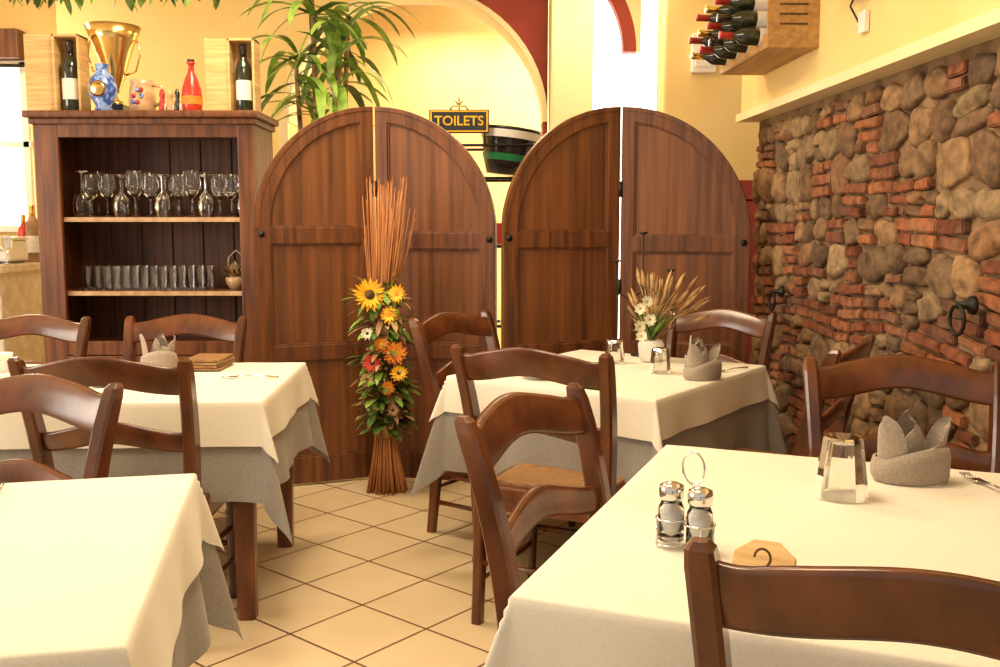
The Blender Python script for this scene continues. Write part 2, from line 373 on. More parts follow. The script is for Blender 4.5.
# ------------------------------------------------------------------ folding wooden screen
def leaf(b,p0,p1,H,high_at_end,g):
    p0=Vector(p0);p1=Vector(p1); d=p1-p0; Wd=d.length; ang=math.atan2(d.y,d.x)
    T=TR(p0.x,p0.y,.015,rz=ang)
    mir=Matrix.Identity(4)
    if not high_at_end: mir=Matrix.Translation((Wd,0,0))@Matrix.Scale(-1,4,(1,0,0))
    T2=T@mir@XZ; rr=Wd-.010; cz_=H-rr
    outer=[(.01,0),(Wd-g,0),(Wd-g,H)]+[(Wd+rr*math.cos(math.radians(a)),cz_+rr*math.sin(math.radians(a))) for a in [92+88*i/28 for i in range(0,29)]]
    st=.072
    top=[(Wd-st,cz_+.0)]
    r2=rr-.07
    t0=math.degrees(math.acos(-st/r2))
    top+= [(Wd+r2*math.cos(math.radians(a)),cz_+r2*math.sin(math.radians(a))) for a in [t0+(180-t0)*i/24 for i in range(25)]]
    mid=[(st+.01,.70),(Wd-st,.70),(Wd-st,cz_-.075),(st+.01,cz_-.075)]
    low=[(st+.01,.13),(Wd-st,.13),(Wd-st,.63),(st+.01,.63)]
    b.fill2d([outer,top,mid,low],.019,'screen',T2,.003)
    def inset(lp,e):
        xs=[p[0] for p in lp]; zs=[p[1] for p in lp]; mx=(min(xs)+max(xs))/2; mz=(min(zs)+max(zs))/2
        sx=1-2*e/(max(xs)-min(xs)); sz=1-2*e/(max(zs)-min(zs))
        return [(mx+(p[0]-mx)*sx,mz+(p[1]-mz)*sz) for p in lp]
    for lp in (top,mid,low):
        b.fill2d([inset(lp,-.004)],.007,'screenp',T2)
        b.fill2d([lp,inset(lp,.010)],.013,'screen',T2,.002)
    lipo=[(Wd+rr*math.cos(math.radians(a)),cz_+rr*math.sin(math.radians(a))) for a in [180-88*i/28 for i in range(0,29)]]
    lipi=[(Wd+(rr-.018)*math.cos(math.radians(a)),cz_+(rr-.018)*math.sin(math.radians(a))) for a in [92+88*i/28 for i in range(0,29)]]
    b.fill2d([lipo+lipi],.024,'screen',T2,.002)
    b.lathe([(.017,0),(.016,.006),(.008,.007),(.007,.012),(.0001,.013)],(0,0,0),'iron',12,True,T@mir@TR(.037,-.022,cz_-.03,rx=math.pi/2))
def screenpair(name,pts,H,g):
    b=MB(); leaf(b,pts[0],pts[1],H,True,g); leaf(b,pts[1],pts[2],H,False,g)
    for z in (.35,1.0,1.5):
        b.lathe([(g+.001,-.04),(g+.001,.04)],(pts[1][0],pts[1][1]-.02,z),'iron',10)
    b.build(name)
screenpair('folding_wooden_screen',[(-1.205,4.66),(-.635,4.88),(-.012,4.74)],1.89,.014)
screenpair('folding_wooden_screen',[(.004,4.74),(.615,4.92),(1.25,4.74)],1.895,.011)
# ------------------------------------------------------------------ cabinet
b=MB(); X0,X1,Y0,Y1=-2.30,-1.215,4.76,5.16; w=X1-X0; xc=(X0+X1)/2; yc=(Y0+Y1)/2
for x in (X0+.02,X1-.02): b.box((x,yc+.012,.91),(.04,Y1-Y0-.025,1.8),'cab',.004)
b.box((xc,Y1-.01,.92),(w-.06,.015,1.78),'cabin')
for i in range(6): b.box((X0+.13+i*.165,Y1-.022,.92),(.155,.01,1.7),'cabin',.003)
b.box((X0+.06,Y0+.01,.91),(.12,.026,1.8),'cab',.004); b.box((X1-.04,Y0+.01,.91),(.08,.026,1.8),'cab',.004)
b.box((xc+.02,Y0+.01,1.785),(w-.196,.022,.075),'cab',.003)
b.box((xc,yc-.005,1.825),(w+.03,Y1-Y0+.03,.03),'cab',.008); b.box((xc,yc-.015,1.857),(w+.07,Y1-Y0+.06,.034),'cab',.012)
for z in (1.345,.975): b.box((xc,yc+.015,z),(w-.09,Y1-Y0-.05,.024),'cab',.004)
b.box((xc+.02,Y0+.028,1.345),(w-.2,.006,.022),'tan'); b.box((xc+.02,Y0+.028,.975),(w-.2,.006,.022),'tan')
b.box((xc,yc,.70),(w-.06,Y1-Y0-.03,.03),'cab'); b.box((xc+.02,Y0+.01,.70),(w-.196,.022,.07),'cab',.003)
for x in (xc-.21,xc+.245):
    b.box((x,Y0+.006,.38),(.44,.02,.56),'cab',.005); b.box((x,Y0-.008,.38),(.31,.014,.42),'cab',.007); b.lathe([(.012,0),(.016,.02),(.0001,.028)],(0,0,0),'iron',10,True,TR(x+(.19 if x<xc else -.19),Y0-.005,.45,rx=math.pi/2))
b.box((xc,yc,.05),(w+.02,Y1-Y0+.01,.1),'cab',.01)
b.build('wooden_cabinet')
def wineglass(b,x,y,z,s=1,up=True):
    p=[(.032,0),(.030,.003),(.006,.010),(.004,.03),(.004,.075),(.012,.085),(.030,.105),(.037,.135),(.035,.165),(.030,.19)]
    p2=[(r,z_) if up else (r,.19-z_) for r,z_ in p]
    b.lathe([(r*s,zz*s) for r,zz in p2],(x,y,z),'glass',18,True,None,False)
b=MB()
for i,x in enumerate([-2.12,-2.07,-1.99,-1.92,-1.85,-1.77,-1.71,-1.63,-1.56,-1.49,-1.42,-1.36]):
    for j in range(2): wineglass(b,x+.03*j,4.86+j*.13,1.358,1.12 if i%4 else 1.22,(i+j)%3!=0)
b.build('wine_glasses')
def tumbler(b,x,y,z,r0,r1,h,segs=10,k='glass',flip=False,t=.003,smooth=False):
    pr=[(r0*.9,0),(r0,.004),(r1,h),(r1-t,h),(r0-t,.012),(.0001,.010)]
    if flip: pr=[(r,h-z_) for r,z_ in pr]
    b.lathe(pr,(x,y,z),k,segs,smooth,None,True)
b=MB()
for i in range(13):
    for j in range(2): tumbler(b,-2.11+i*.048+(j*.02),4.87+j*.09,.988,.019,.026,.12,12)
b.build('water_glasses')
b=MB()
for i in range(70):
    a=R(0,6.28); b.ribbon((-1.37+R(-.03,.03),4.95+R(-.03,.03),1.04),(math.cos(a)*.8,math.sin(a)*.4,R(.2,1.8)),R(.05,.10),.02,R(0,.6),random.choice(['tan','leafb','wheat','brown']))
b.lathe([(.035,0),(.055,.03),(.06,.06),(.05,.065)],(-1.37,4.95,.9875),'tan',14)
b.tube([(-1.42,4.95,1.04),(-1.41,4.95,1.15),(-1.37,4.95,1.19),(-1.33,4.95,1.15),(-1.32,4.95,1.04)],.004,'tan')
b.build('dried_flower_basket')
ZT=1.875
def bottle(b,T,k='wine',cap='redcap',lab='label',s=1):
    b.lathe([(r*s,z*s) for r,z in [(.034,0),(.037,.006),(.037,.19),(.033,.215),(.018,.235),(.0145,.25),(.0145,.30)]],(0,0,0),k,20,True,T)
    b.lathe([(r*s,z*s) for r,z in [(.0155,.245),(.0155,.292),(.0165,.294),(.0165,.305)]],(0,0,0),cap,16,True,T)
    if lab: b.lathe([(r*s,z*s) for r,z in [(.0378,.05),(.0378,.14)]],(0,0,0),lab,20,True,T,False)
def winebox(name,x,lidw,h,dx):
    b=MB(); d=.11; bw=.135; t=.012
    b.box((0,d/2,h/2),(bw,t,h),'pine',.002)
    for sx in (-1,1): b.box((sx*(bw/2-t/2),0,h/2),(t,d,h),'pine',.002)
    for z in (t/2,h-t/2): b.box((0,0,z),(bw,d,t),'pine',.002)
    bottle(b,TR(0,-.005,t,),cap='black',s=(h-.03)/.31)
    b.box((-bw/2-lidw/2-.004,-.02,h/2),(lidw,t,h),'pine',.002,TR(rz=.12))
    for z in (.04,h-.04): b.box((-bw/2-lidw/2,-.028,z),(lidw*.9,.004,.006),'brown')
    b.build(name,(x,4.90,ZT))
winebox('boxed_wine_bottle',-2.16,.14,.385,0)
winebox('boxed_wine_bottle',-1.29,.115,.365,0)
b=MB()
b.box((0,0,.03),(.12,.12,.06),'black',.006)
b.lathe([(.05,.06),(.045,.075),(.015,.09),(.012,.12),(.022,.13),(.03,.15),(.05,.2),(.078,.3),(.115,.40),(.145,.475),(.14,.475),(.11,.40),(.07,.29),(.04,.2),(.001,.16)],(0,0,0),'gold',32)
for sx in (-1,1):
    b.tube([(sx*.06,0,.22),(sx*.115,0,.24),(sx*.14,0,.32),(sx*.13,0,.40),(sx*.105,0,.40)],.006,'gold')
b.build('gold_trophy_cup',(-1.98,5.0,ZT),0,.95)
b=MB(); b.lathe([(.03,0),(.045,.01),(.035,.03),(.065,.08),(.07,.12),(.055,.17),(.028,.20),(.032,.235),(.028,.235),(.02,.2)],(0,0,0),'blue',24)
b.lathe([(.04,0),(.03,.006),(.0001,.007)],(0,0,0),'gold',16,True,TR(0,-.066,.11,rx=math.pi/2)); b.build('blue_ceramic_vase',(-1.975,4.83,ZT))
b=MB(); b.lathe([(.05,0),(.06,.01),(.066,.06),(.06,.11),(.052,.14),(.058,.165),(.052,.165),(.045,.14),(.001,.02)],(0,0,0),'tan',24)
b.tube([(.055,0,.14),(.1,0,.135),(.108,0,.09),(.09,0,.05),(.06,0,.04)],.009,'tan')
for a in range(6): b.lathe([(.012,0),(.008,.005),(.0001,.006)],(0,0,0),'redcap' if a%2 else 'blue',10,True,TR(-.02+.02*(a%3),-.066,.05+.03*(a//2),rx=math.pi/2))
b.build('ceramic_jug',(-1.80,4.88,ZT))
for i,(x,s,k) in enumerate([(-1.685,1,'redcap'),(-1.645,1.15,'tan'),(-1.61,.9,'wine')]):
    b=MB(); b.lathe([(.016*s,0),(.018*s,.02),(.015*s,.05),(.01*s,.065),(.014*s,.08),(.014*s,.1),(.006*s,.115),(.0001,.12)],(0,0,0),k,16); b.tube([(.012,0,.05),(.016,-.01,.03),(.014,-.01,.0)],.003,'white'); b.build('ceramic_figurine',(x,4.84,ZT))
b=MB(); b.lathe([(.042,0),(.048,.01),(.05,.08),(.046,.12),(.03,.17),(.016,.20),(.014,.235),(.02,.24),(.02,.25)],(0,0,0),'red',24); b.lathe([(.018,.25),(.018,.262),(.0001,.264)],(0,0,0),'black',14)
b.lathe([(.0505,.04),(.0507,.08)],(0,0,0),'orange',24,True,None,False); b.build('red_liqueur_bottle',(-1.54,4.85,ZT))
# ------------------------------------------------------------------ dracaena
b=MB()
b.lathe([(.13,0),(.17,.28),(.18,.30),(.16,.30),(.001,.27)],(0,0,0),'terracotta',28)
heads=[(.0,.0,2.0),(-.14,.05,2.22),(.16,.02,2.46),(.12,-.06,2.2),(-.03,0,2.55)]
for hx,hy,hz in heads:
    b.tube([(hx*.2,hy*.2,.25),(hx*.6,hy*.5,1.1),(hx,hy,hz-.05),(hx,hy,hz+.05)],[.02,.018,.014,.008],'leafb')
    for i in range(18):
        a=R(0,6.28); el=R(-.1,1.5)
        b.ribbon((hx,hy,hz+R(-.10,.10)),(math.cos(a),math.sin(a),el),R(.34,.55),R(.042,.062),R(1.2,2.6),random.choice(['leaf','leaf','leaf','leafd']),n=10)
b.build('potted_dracaena',(-1.03,5.55,0))
b=MB(); b.tube([(-2.6,4.3,2.375),(-1.2,4.3,2.395)],.012,'leafb')
for x in (-2.5,-1.3): b.tube([(x,4.3,2.38),(x,4.3,3.1)],.003,'iron')
for i in range(360):
    x=R(-2.6,-1.2); a=R(0,6.28); b.ribbon((x,4.3+R(-.03,.03),2.35+R(-.02,.05)),(math.cos(a),math.sin(a),R(-1.0,.6)),R(.05,.12),R(.02,.035),R(.5,1.5),random.choice(['leaf','leafd','leafd']),n=5)
b.build('hanging_leaf_garland')
# ------------------------------------------------------------------ rack, bucket, sign
b=MB()
for x in (-.55,.28):
    for y in (5.35,5.65): b.tube([(x,y,0),(x,y,1.76)],.01,'iron')
for z in (.3,.75,1.2,1.58):
    for y in (5.35,5.65): b.tube([(-.55,y,z),(.28,y,z)],.008,'iron')
    for i in range(19): b.tube([(-.55+i*.046,5.35,z+.006),(-.55+i*.046,5.65,z+.006)],.0025,'steel',6)
for y in (5.35,5.65): b.tube([(-.55,y,1.76),(.28,y,1.76)],.008,'iron')
for x in (-.55,.28):
    for z in (1.58,1.76): b.tube([(x,5.35,z),(x,5.65,z)],.006,'iron')
b.build('metal_shelf_rack')
b=MB(); Tt=TR(0,0,0,ry=.12)
b.lathe([(.0001,0),(.095,0),(.115,.06),(.13,.14),(.14,.2),(.146,.205),(.146,.215),(.136,.215),(.12,.12),(.001,.03)],(0,0,0),'black',28,True,Tt)
b.lathe([(.139,.165),(.145,.2)],(0,0,0),'white',28,True,Tt,False)
b.lathe([(.098,.01),(.126,.09)],(0,0,.002),'green',28,True,Tt,False)
b.build('ice_bucket',(.035,5.5,1.605),0,1.2)
b=MB()
for i,k in enumerate(('white','blue','label','white','redcap','label')): b.box((-.02+i*.045,5.46,.06+.012*(i%2)),(.038,.08,.12+.024*(i%2)),k,.003)
b.build('small_boxes',(-.16,0.02,1.212))
b=MB(); b.box((0,0,0),(.33,.02,.13),'black',.004)
b.fill2d([[(-.158,-.058),(.158,-.058),(.158,.058),(-.158,.058)],[(-.150,-.050),(.150,-.050),(.150,.050),(-.150,.050)]],.002,'yellow',TR(0,-.012,0)@XZ)
for sx in (-1,1): b.tube([(sx*.05,0,.065),(sx*.03,0,.085),(sx*.012,0,.08),(sx*.008,0,.095),(sx*.02,0,.11)],.004,'iron')
b.tube([(0,0,.06),(0,0,.13)],.004,'iron')
for sx in (-1,1): b.tube([(sx*.14,.02,-.05),(sx*.14,.02,-.125)],.005,'iron')
tc=bpy.data.curves.new('t','FONT'); tc.body='TOILETS'; tc.size=.085; tc.align_x='CENTER'; tc.align_y='CENTER'; tc.extrude=.0015; tc.offset=.0012
to=bpy.data.objects.new('t',tc); C.objects.link(to); dg=bpy.context.evaluated_depsgraph_get(); dg.update(); me=to.evaluated_get(dg).to_mesh()
sc=.27/max(.01,max(v.co.x for v in me.vertices)-min(v.co.x for v in me.vertices))
b.add([v.co*sc for v in me.vertices],[list(p.vertices) for p in me.polygons],'yellow',False,TR(0,-.0125,0)@XZ)
to.evaluated_get(dg).to_mesh_clear(); bpy.data.objects.remove(to)
b.build('toilets_sign',(-.225,5.33,1.887))
# ------------------------------------------------------------------ wine rack
b=MB()
Tb=TR(wallX(4.45)-.06,4.45,2.16,rz=wang)
b.box((-.11,0,-.10),(.22,.72,.014),'crate',.002,Tb)
b.box((-.11,-.355,.02),(.22,.014,.25),'crate',.002,Tb); b.box((-.11,.355,.02),(.22,.014,.25),'crate',.002,Tb)
b.box((-.215,0,-.075),(.012,.72,.06),'crate',.002,Tb); b.box((-.008,0,.02),(.012,.72,.25),'crate',.002,Tb)
for z_ in (.07,.03,-.01): b.box((-.11,-.3635,z_),(.12,.002,.008),'brown',0,Tb)
for row,zz in ((0,-.05),(1,.03),(2,.11)):
    for i in range(4-(row>1)):
        yy=-.26+i*.165+row*.04
        bottle(b,Tb@TR(-.11,yy,zz,ry=-math.pi/2+.04)@TR(0,0,-.02),cap=['redcap','black','redcap','gold'][(i+row)%4])
b.build('wall_wine_rack')
b=MB(); Tb=TR(wallX(3.62)-.06,3.62,2.25,rz=wang)
b.box((-.05,0,-.05),(.10,.34,.03),'black',.004,Tb); b.box((-.07,.02,.04),(.10,.24,.15),'black',.01,Tb)
b.tube([(-.03,-.02,-.05),(-.05,-.02,-.09),(-.04,.06,-.12),(-.015,.02,-.20)],.004,'black',8,Tb); b.box((-.012,0,-.19),(.02,.06,.08),'white',.004,Tb)
b.build('wall_speaker_bracket')
b=MB(); b.box((0,0,0),(.14,.05,.22),'white',.008); b.box((0,-.03,-.03),(.1,.01,.1),'label',.003); b.build('electrical_box',(1.17,5.60,2.30))
# ------------------------------------------------------------------ chairs
def chair_mesh():
    b=MB(); hw=.205
    def yb(z):
        if z<.45: return -.05*(1-z/.45)**1.3
        t=(z-.45)/.48; return -.02*t-.085*t*t
    def xh(z): return hw-.012*(1-z/.45) if z<.45 else hw+.028*((z-.45)/.48)
    zs=[0,.12,.25,.38,.45,.52,.60,.68,.76,.84,.89,.915,.925]
    for s in (-1,1):
        b.sweep([(s*xh(z),yb(z),z) for z in zs],[.032]*4+[.036]*7+[.032,.018],[.034,.038,.044,.052,.056,.056,.056,.055,.052,.050,.046,.038,.02],'chair')
    def rail(up,lo,th=.022,bow=.035):
        n=28; vs=[];fs=[]
        for i in range(n+1):
            t=-1+2*i/n; zu,zl=up(t),lo(t)
            for z,dy in ((zl,-th*.35),(zl,th*.35),(zl+.008,th/2),((zu+zl)/2,th/2*1.2),(zu-.008,th/2),(zu,th*.35),(zu,-th*.35),(zu-.008,-th/2),((zu+zl)/2,-th/2*1.2),(zl+.008,-th/2)):
                x=t*(xh(z)-.008); vs.append((x,yb(z)-bow*(1-t*t)+dy,z))
        for i in range(n):
            for j in range(10):
                j2=(j+1)%10; fs.append([i*10+j,(i+1)*10+j,(i+1)*10+j2,i*10+j2])
        b.add(vs,fs,'chair',True)
    g=lambda t,w: math.exp(-(t/w)**2)
    rail(lambda t:.898+.034*g(t,.62)-.006*g(abs(t)-.85,.15), lambda t:.806+.036*g(t,.6))
    rail(lambda t:.688+.040*g(t,.55)-.004*g(abs(t)-.85,.15), lambda t:.624+.034*g(t,.6),.02,.03)
    fw,bw,d=.225,.2,.41
    loop=[(-bw,-.01),(-fw,d-.03),(-fw+.03,d),(fw-.03,d),(fw,d-.03),(bw,-.01)]
    b.fill2d([loop],.014,'chair',TR(0,.0,.435),.006)
    li=[(-bw+.03,.025),(-fw+.035,d-.04),(fw-.035,d-.04),(bw-.03,.025)]
    b.fill2d([li],.01,'straw',TR(0,0,.452),.008)
    for s in (-1,1):
        b.lathe([(.014,0),(.018,.02),(.013,.05),(.016,.12),(.02,.2),(.022,.27),(.016,.3),(.022,.315),(.016,.33),(.021,.36),(.021,.43)],(s*.2,d-.035,0),'chair',16)
        for z in (.14,.26): b.tube([(s*(hw-.01),-.03,z),(s*.2,d-.035,z)],.010,'chair')
    b.tube([(-.2,d-.035,.2),(.2,d-.035,.2)],.011,'chair'); b.tube([(-.19,-.03,.2),(.19,-.03,.2)],.010,'chair')
    b.box((0,d-.035,.40),(.37,.02,.05),'chair',.004); b.box((0,.0,.40),(.37,.02,.05),'chair',.004)
    for s in (-1,1): b.box((s*.2,d/2-.02,.40),(.02,d-.06,.05),'chair',.004,)
    return b.mesh('dining_chair')
CM=chair_mesh()
def chair(x,y,fx,fy,s=1.05,h=1.0): 
    place(CM,'dining_chair',(x,y,0),face(fx,fy),(s*1.03,s,h))
chair(.510,1.10,.36,.93,1.05,1.01)
chair(1.115,2.55,-.2,-.98,1.05,1.01)
chair(.14,2.03,.85,-.53,1.0)
chair(.135,2.98,.45,.89,1.05,1.01)
chair(-.13,4.12,.81,-.59)
chair(1.09,3.20,-.84,.54,1.05,1.0)
chair(.97,4.30,-.59,-.81,1.0)
chair(-1.17,2.86,.03,1)
chair(-1.40,4.12,0,-1,1.05,.985)
chair(-2.09,4.10,0,-1,1.05,.985)
chair(-1.21,2.25,-.25,-.97,1.05,1.0)
# ------------------------------------------------------------------ tables
def cloth(b,a,c,drop,z,k,seed,fl=.06,amp=.07):
    def coords(h):
        n=int(2*h/.03); ins=[-h+2*h*i/n for i in range(n+1)]
        m=max(6,int(drop/.014)); outs=[.003,.007]+[.007+(drop-.007)*i/m for i in range(1,m+1)]
        return [-h-o for o in outs[::-1]]+ins+[h+o for o in outs]
    US=coords(a); VS=coords(c); nx=len(US); vs=[];fs=[]
    def rip(q,off): return math.sin(q*13+seed+off)*.6+math.sin(q*23+seed*2+off)*.4
    for v in VS:
        for u in US:
            ex=max(abs(u)-a,0); ey=max(abs(v)-c,0); cu=max(-a,min(a,u)); cv=max(-c,min(c,v)); rr=math.hypot(ex,ey)
            if rr<1e-6:
                vs.append((u,v,z+.0015*noise.noise(Vector((u*9,v*9,seed))))); continue
            an=math.atan2(ey,ex); fin=math.exp(-((an-math.pi/4)/.30)**2)
            wx=math.cos(an)**2; rp=rip(cv,0 if u>0 else 2)*wx+rip(cu,4 if v>0 else 6)*(1-wx)
            rp*=1-math.exp(-rr/.12)
            h=rr*(fl+.26*fin+amp*rp); h=max(h,0)
            rim=.007*(1-math.exp(-rr/.005))
            dz=math.sqrt(max(rr*rr-h*h,0)); dz=dz*dz/(dz+.006)
            vs.append((cu+math.copysign(math.cos(an)*(h+rim),u) if ex>0 else cu, cv+math.copysign(math.sin(an)*(h+rim),v) if ey>0 else cv, z-dz))
    for j in range(len(VS)-1):
        for i in range(nx-1):
            p=j*nx+i; fs.append([p,p+1,p+nx+1,p+nx])
    b.add(vs,fs,k,True)
def table(x,y,w,d,rz,drop1,drop2,seed,turned=False):
    b=MB(); b.box((0,0,.728),(w-.01,d-.01,.03),'legw',.003); b.box((0,0,.67),(w-.14,d-.14,.09),'legw',.003)
    for sx in (-1,1):
        for sy in (-1,1):
            px,py=sx*(w/2-.075),sy*(d/2-.075)
            if turned: b.lathe([(.016,0),(.024,.015),(.026,.04),(.016,.06),(.02,.075),(.022,.15),(.03,.30),(.034,.42),(.024,.46),(.034,.48),(.026,.50),(.035,.52),(.035,.72)],(px,py,0),'legw',20)
            else: b.sweep([(px,py,0),(px,py,.35),(px,py,.72)],[.06,.068,.075],[.06,.068,.075],'legw')
    if drop2: cloth(b,w/2,d/2,drop2,.7475,'gray',seed,.03,.10)
    cloth(b,w/2+.004,d/2+.004,drop1,.7515,'cloth',seed,.085,.10)
    return b.build('dining_table',(x,y,0),rz)
ua=-math.atan2(.377,.926)
u=Vector((math.cos(ua),math.sin(ua)));v=Vector((-u.y,u.x)); BL=Vector((.43,2.375)); wd,dp=.92,1.07
cc=BL+u*wd/2-v*dp/2; table(cc.x,cc.y,wd,dp,ua,.27,0,1.0)
ua=math.atan2(-.59,.81); u=Vector((math.cos(ua),math.sin(ua)));v=Vector((-u.y,u.x)); FC=Vector((.5,3.03))
cc=FC-u*.425+v*.475; table(cc.x,cc.y,.85,.95,ua,.14,.36,2.3,True)
table(-1.63,3.40,1.68,.88,.05,.15,.33,3.1)
ua=math.atan2(.21,.975); u=Vector((math.cos(ua),math.sin(ua)));v=Vector((-u.y,u.x)); BR=Vector((-.695,2.09))
cc=BR-u*.5-v*.45; table(cc.x,cc.y,1.0,.9,ua,.16,.33,4.0)
# ------------------------------------------------------------------ table items
ZC=.754
def napkin(name,x,y,s,rz,seed):
    b=MB()
    def petal(a0,rad,w,h,z0,lean,tw=0):
        vs=[];fs=[];nu,nt=14,14
        for j in range(nt+1):
            t=j/nt; hw=w*(1-.25*t)*math.sqrt(max(0,1-t**4))+.001
            for i in range(nu+1):
                q=-1+2*i/nu; ang=a0+q*hw/rad+tw*t
                rr=rad*(1-.15*t)+lean*t*t-.010*q*q*t; z=z0+h*(t-.04*q*q*t)+.01*q*t
                vs.append((rr*math.cos(ang)*1.15,rr*math.sin(ang)*.8,z))
        for j in range(nt):
            for i in range(nu):
                p=j*(nu+1)+i; fs.append([p,p+1,p+nu+2,p+nu+1])
        b.add(vs,fs,'nap',True)
    vs=[];fs=[];n=40
    for j,(rr,z) in enumerate([(.064,.0),(.070,.012),(.071,.03),(.067,.05),(.062,.05)]):
        for i in range(n):
            a=2*math.pi*i/n; vs.append((rr*math.cos(a)*1.15,rr*math.sin(a)*.8,z+(.030*max(0,math.cos(a+.9)) if j>1 else 0)))
    for j in range(4):
        for i in range(n): fs.append([j*n+i,j*n+(i+1)%n,(j+1)*n+(i+1)%n,(j+1)*n+i])
    b.add(vs,fs,'nap',True)
    petal(math.radians(-60),.068,.085,.088,.004,.006,.15)
    petal(math.radians(-155),.062,.055,.135,.004,.018,.1)
    petal(math.radians(10),.060,.055,.130,.004,.020,-.1)
    petal(math.radians(90),.050,.060,.140,.004,-.004)
    petal(math.radians(-110),.036,.045,.118,.004,-.002,.3)
    b.build(name,(x,y,ZC),rz,s)
napkin('folded_napkin',.895,2.03,1.02,-.1,1)
napkin('folded_napkin',.74,3.44,.92,.3,2)
napkin('folded_napkin',.79,3.80,.8,1.2,3)
napkin('folded_napkin',-1.34,3.70,.95,-.3,4)
b=MB(); tumbler(b,0,0,0,.040,.055,.125,14,'glass',True,.004); b.build('drinking_glass',(.70,1.905,ZC))
for (x,y) in ((.47,3.86),(.61,3.58)):
    b=MB(); tumbler(b,0,0,0,.034,.042,.095,12,'glass',True,.004); b.build('drinking_glass',(x,y,ZC))
def fork(name,x,y,rz,s=1):
    b=MB(); b.tube([(0,-.16,.006),(0,-.05,.010),(0,0,.006)],[.005,.003,.004],'chrome',8)
    b.box((0,.012,.005),(.022,.026,.003),'chrome',.001)
    for i in range(4): b.tube([(-.009+i*.006,.02,.005),(-.009+i*.006,.045,.003),(-.009+i*.006,.068,.007)],.0016,'chrome',6)
    b.build(name,(x,y,ZC),rz,s)
fork('dining_fork',1.035,2.0,.05); fork('dining_fork',.87,3.62,2.2,.8); fork('dining_fork',-.97,3.45,1.5); fork('dining_fork',-1.05,1.92,.3)
b=MB()
for sx in (-1,1):
    b.lathe([(.020,0),(.022,.004),(.021,.055),(.017,.064),(.016,.07),(.014,.07),(.019,.055),(.0195,.006),(.0001,.004)],(sx*.026,0,.008),'glass',20)
    b.lathe([(.0001,.0),(.0188,.0),(.0186,.043),(.0001,.046)],(sx*.026,0,.0135),'salt',18)
    b.lathe([(.018,.068),(.020,.073),(.0205,.085),(.019,.092),(.010,.096),(.0001,.097)],(sx*.026,0,.008),'chrome',20)
ring=lambda cx_,r_,z_:[(cx_+r_*math.cos(a),r_*math.sin(a),z_) for a in [2*math.pi*i/20 for i in range(21)]]
for z in (.004,.045):
    for sx in (-1,1): b.tube(ring(sx*.026,.0245,z),.0015,'chrome',6)
for sx in (-1,1):
    for sy in (-1,1): b.tube([(sx*.040,sy*.021,.002),(sx*.040,sy*.021,.046)],.0015,'chrome',6)
b.tube([(0,.0,.004),(0,.022,.01),(0,.024,.10)]+[(.02*math.sin(a)*1.0,.024,.127-.027*math.cos(a)) for a in [2*math.pi*i/16 for i in range(17)]],.0018,'chrome',6)
b.build('salt_and_pepper_set',(.318,1.585,ZC),-.7,1.06)
b=MB(); oc=[(.048*math.cos(math.radians(22.5+45*i)),.048+.042*math.sin(math.radians(22.5+45*i))) for i in range(8)]
b.fill2d([oc],.006,'pine',TR(rx=-.85)@XZ,.002)
b.tube([(.012*math.cos(a),-.009+.035,.048+.014*math.sin(a)) for a in [math.pi*(1-1.3*i/10) for i in range(11)]],.002,'brown',6)
b.box((0,.03,.01),(.05,.05,.012),'pine',.002)
b.build('wooden_table_number',(.385,1.365,ZC+.004),-.45)
b=MB()
for i in range(4): b.box((0,0,.006+i*.011),(.14,.2,.009),'straw' if i%2 else 'leafb',.002,TR(rz=R(-.1,.1)))
b.build('menu_stack',(-1.15,3.72,ZC))
b=MB(); b.box((0,0,.005),(.16,.09,.008),'nap',.004); b.box((.01,0,.013),(.13,.06,.006),'nap',.003); b.tube([(-.09,-.01,.02),(.12,.0,.02)],.003,'chrome'); b.build('rolled_cutlery_napkin',(-1.34,3.30,ZC),.2)
b=MB(); b.lathe([(.05,0),(.085,.012),(.088,.014),(.05,.004),(.0001,.004)],(0,0,0),'white',28); b.build('small_plate',(.16,3.47,ZC))
b=MB(); b.lathe([(.03,0),(.04,.05),(.045,.07),(.04,.07),(.001,.01)],(0,0,0),'white',24); b.build('ceramic_cup',(-1.92,3.62,ZC))
b=MB(); b.lathe([(.035,0),(.05,.02),(.055,.07),(.045,.09),(.04,.09),(.001,.03)],(0,0,0),'white',24)
for i in range(44):
    a=R(0,6.28); b.ribbon((0,0,.08),(math.cos(a)*.6,math.sin(a)*.5,R(.6,2.0)),R(.10,.19),.022,R(.2,1.0),random.choice(['leaf','leafd','leafd','wheat']),n=6)
for i in range(38):
    a=R(-.6,1.0); tip=Vector((.19*math.sin(a)+R(0,.06),R(-.05,.05),R(.16,.31))); b.tube([(0,0,.07),tip*.6+Vector((0,0,.06)),tip],.0016,'wheat',5)
    d=(tip-Vector((0,0,.1))).normalized(); b.tube([tip,tip+d*.02,tip+d*.05,tip+d*.08],[.002,.008,.008,.001],random.choice(['wheat','wheat','leafb']),6)
for p in ((-.06,-.06,.15),(-.05,-.04,.22),(-.02,-.08,.18),(-.03,-.05,.25),(-.05,-.07,.11)):
    b.flower(p,(R(-.4,.3),-1,R(0,.5)),.028,'whitefl','wheat',7,.25,2,.5)
b.build('flower_arrangement',(.625,3.90,ZC))
b=MB(); b.lathe([(.05,0),(.045,.006),(.01,.012)],(0,0,0),'iron',20); b.tube([(0,0,.01),(0,0,.52)],.004,'iron')
for dx,dz,zz in ((-.115,.10,.30),(.12,.10,.26),(.13,.05,.14)):
    b.tube([(0,0,zz-.02),(dx*.5,0,zz-.06),(dx,0,zz-.02),(dx,0,zz+dz)],.003,'iron')
    b.lathe([(.0001,0),(.012,.002),(.022,.012)],(dx,0,zz+dz),'iron',14)
b.lathe([(.0001,0),(.012,.002),(.022,.012)],(0,0,.52),'iron',14)
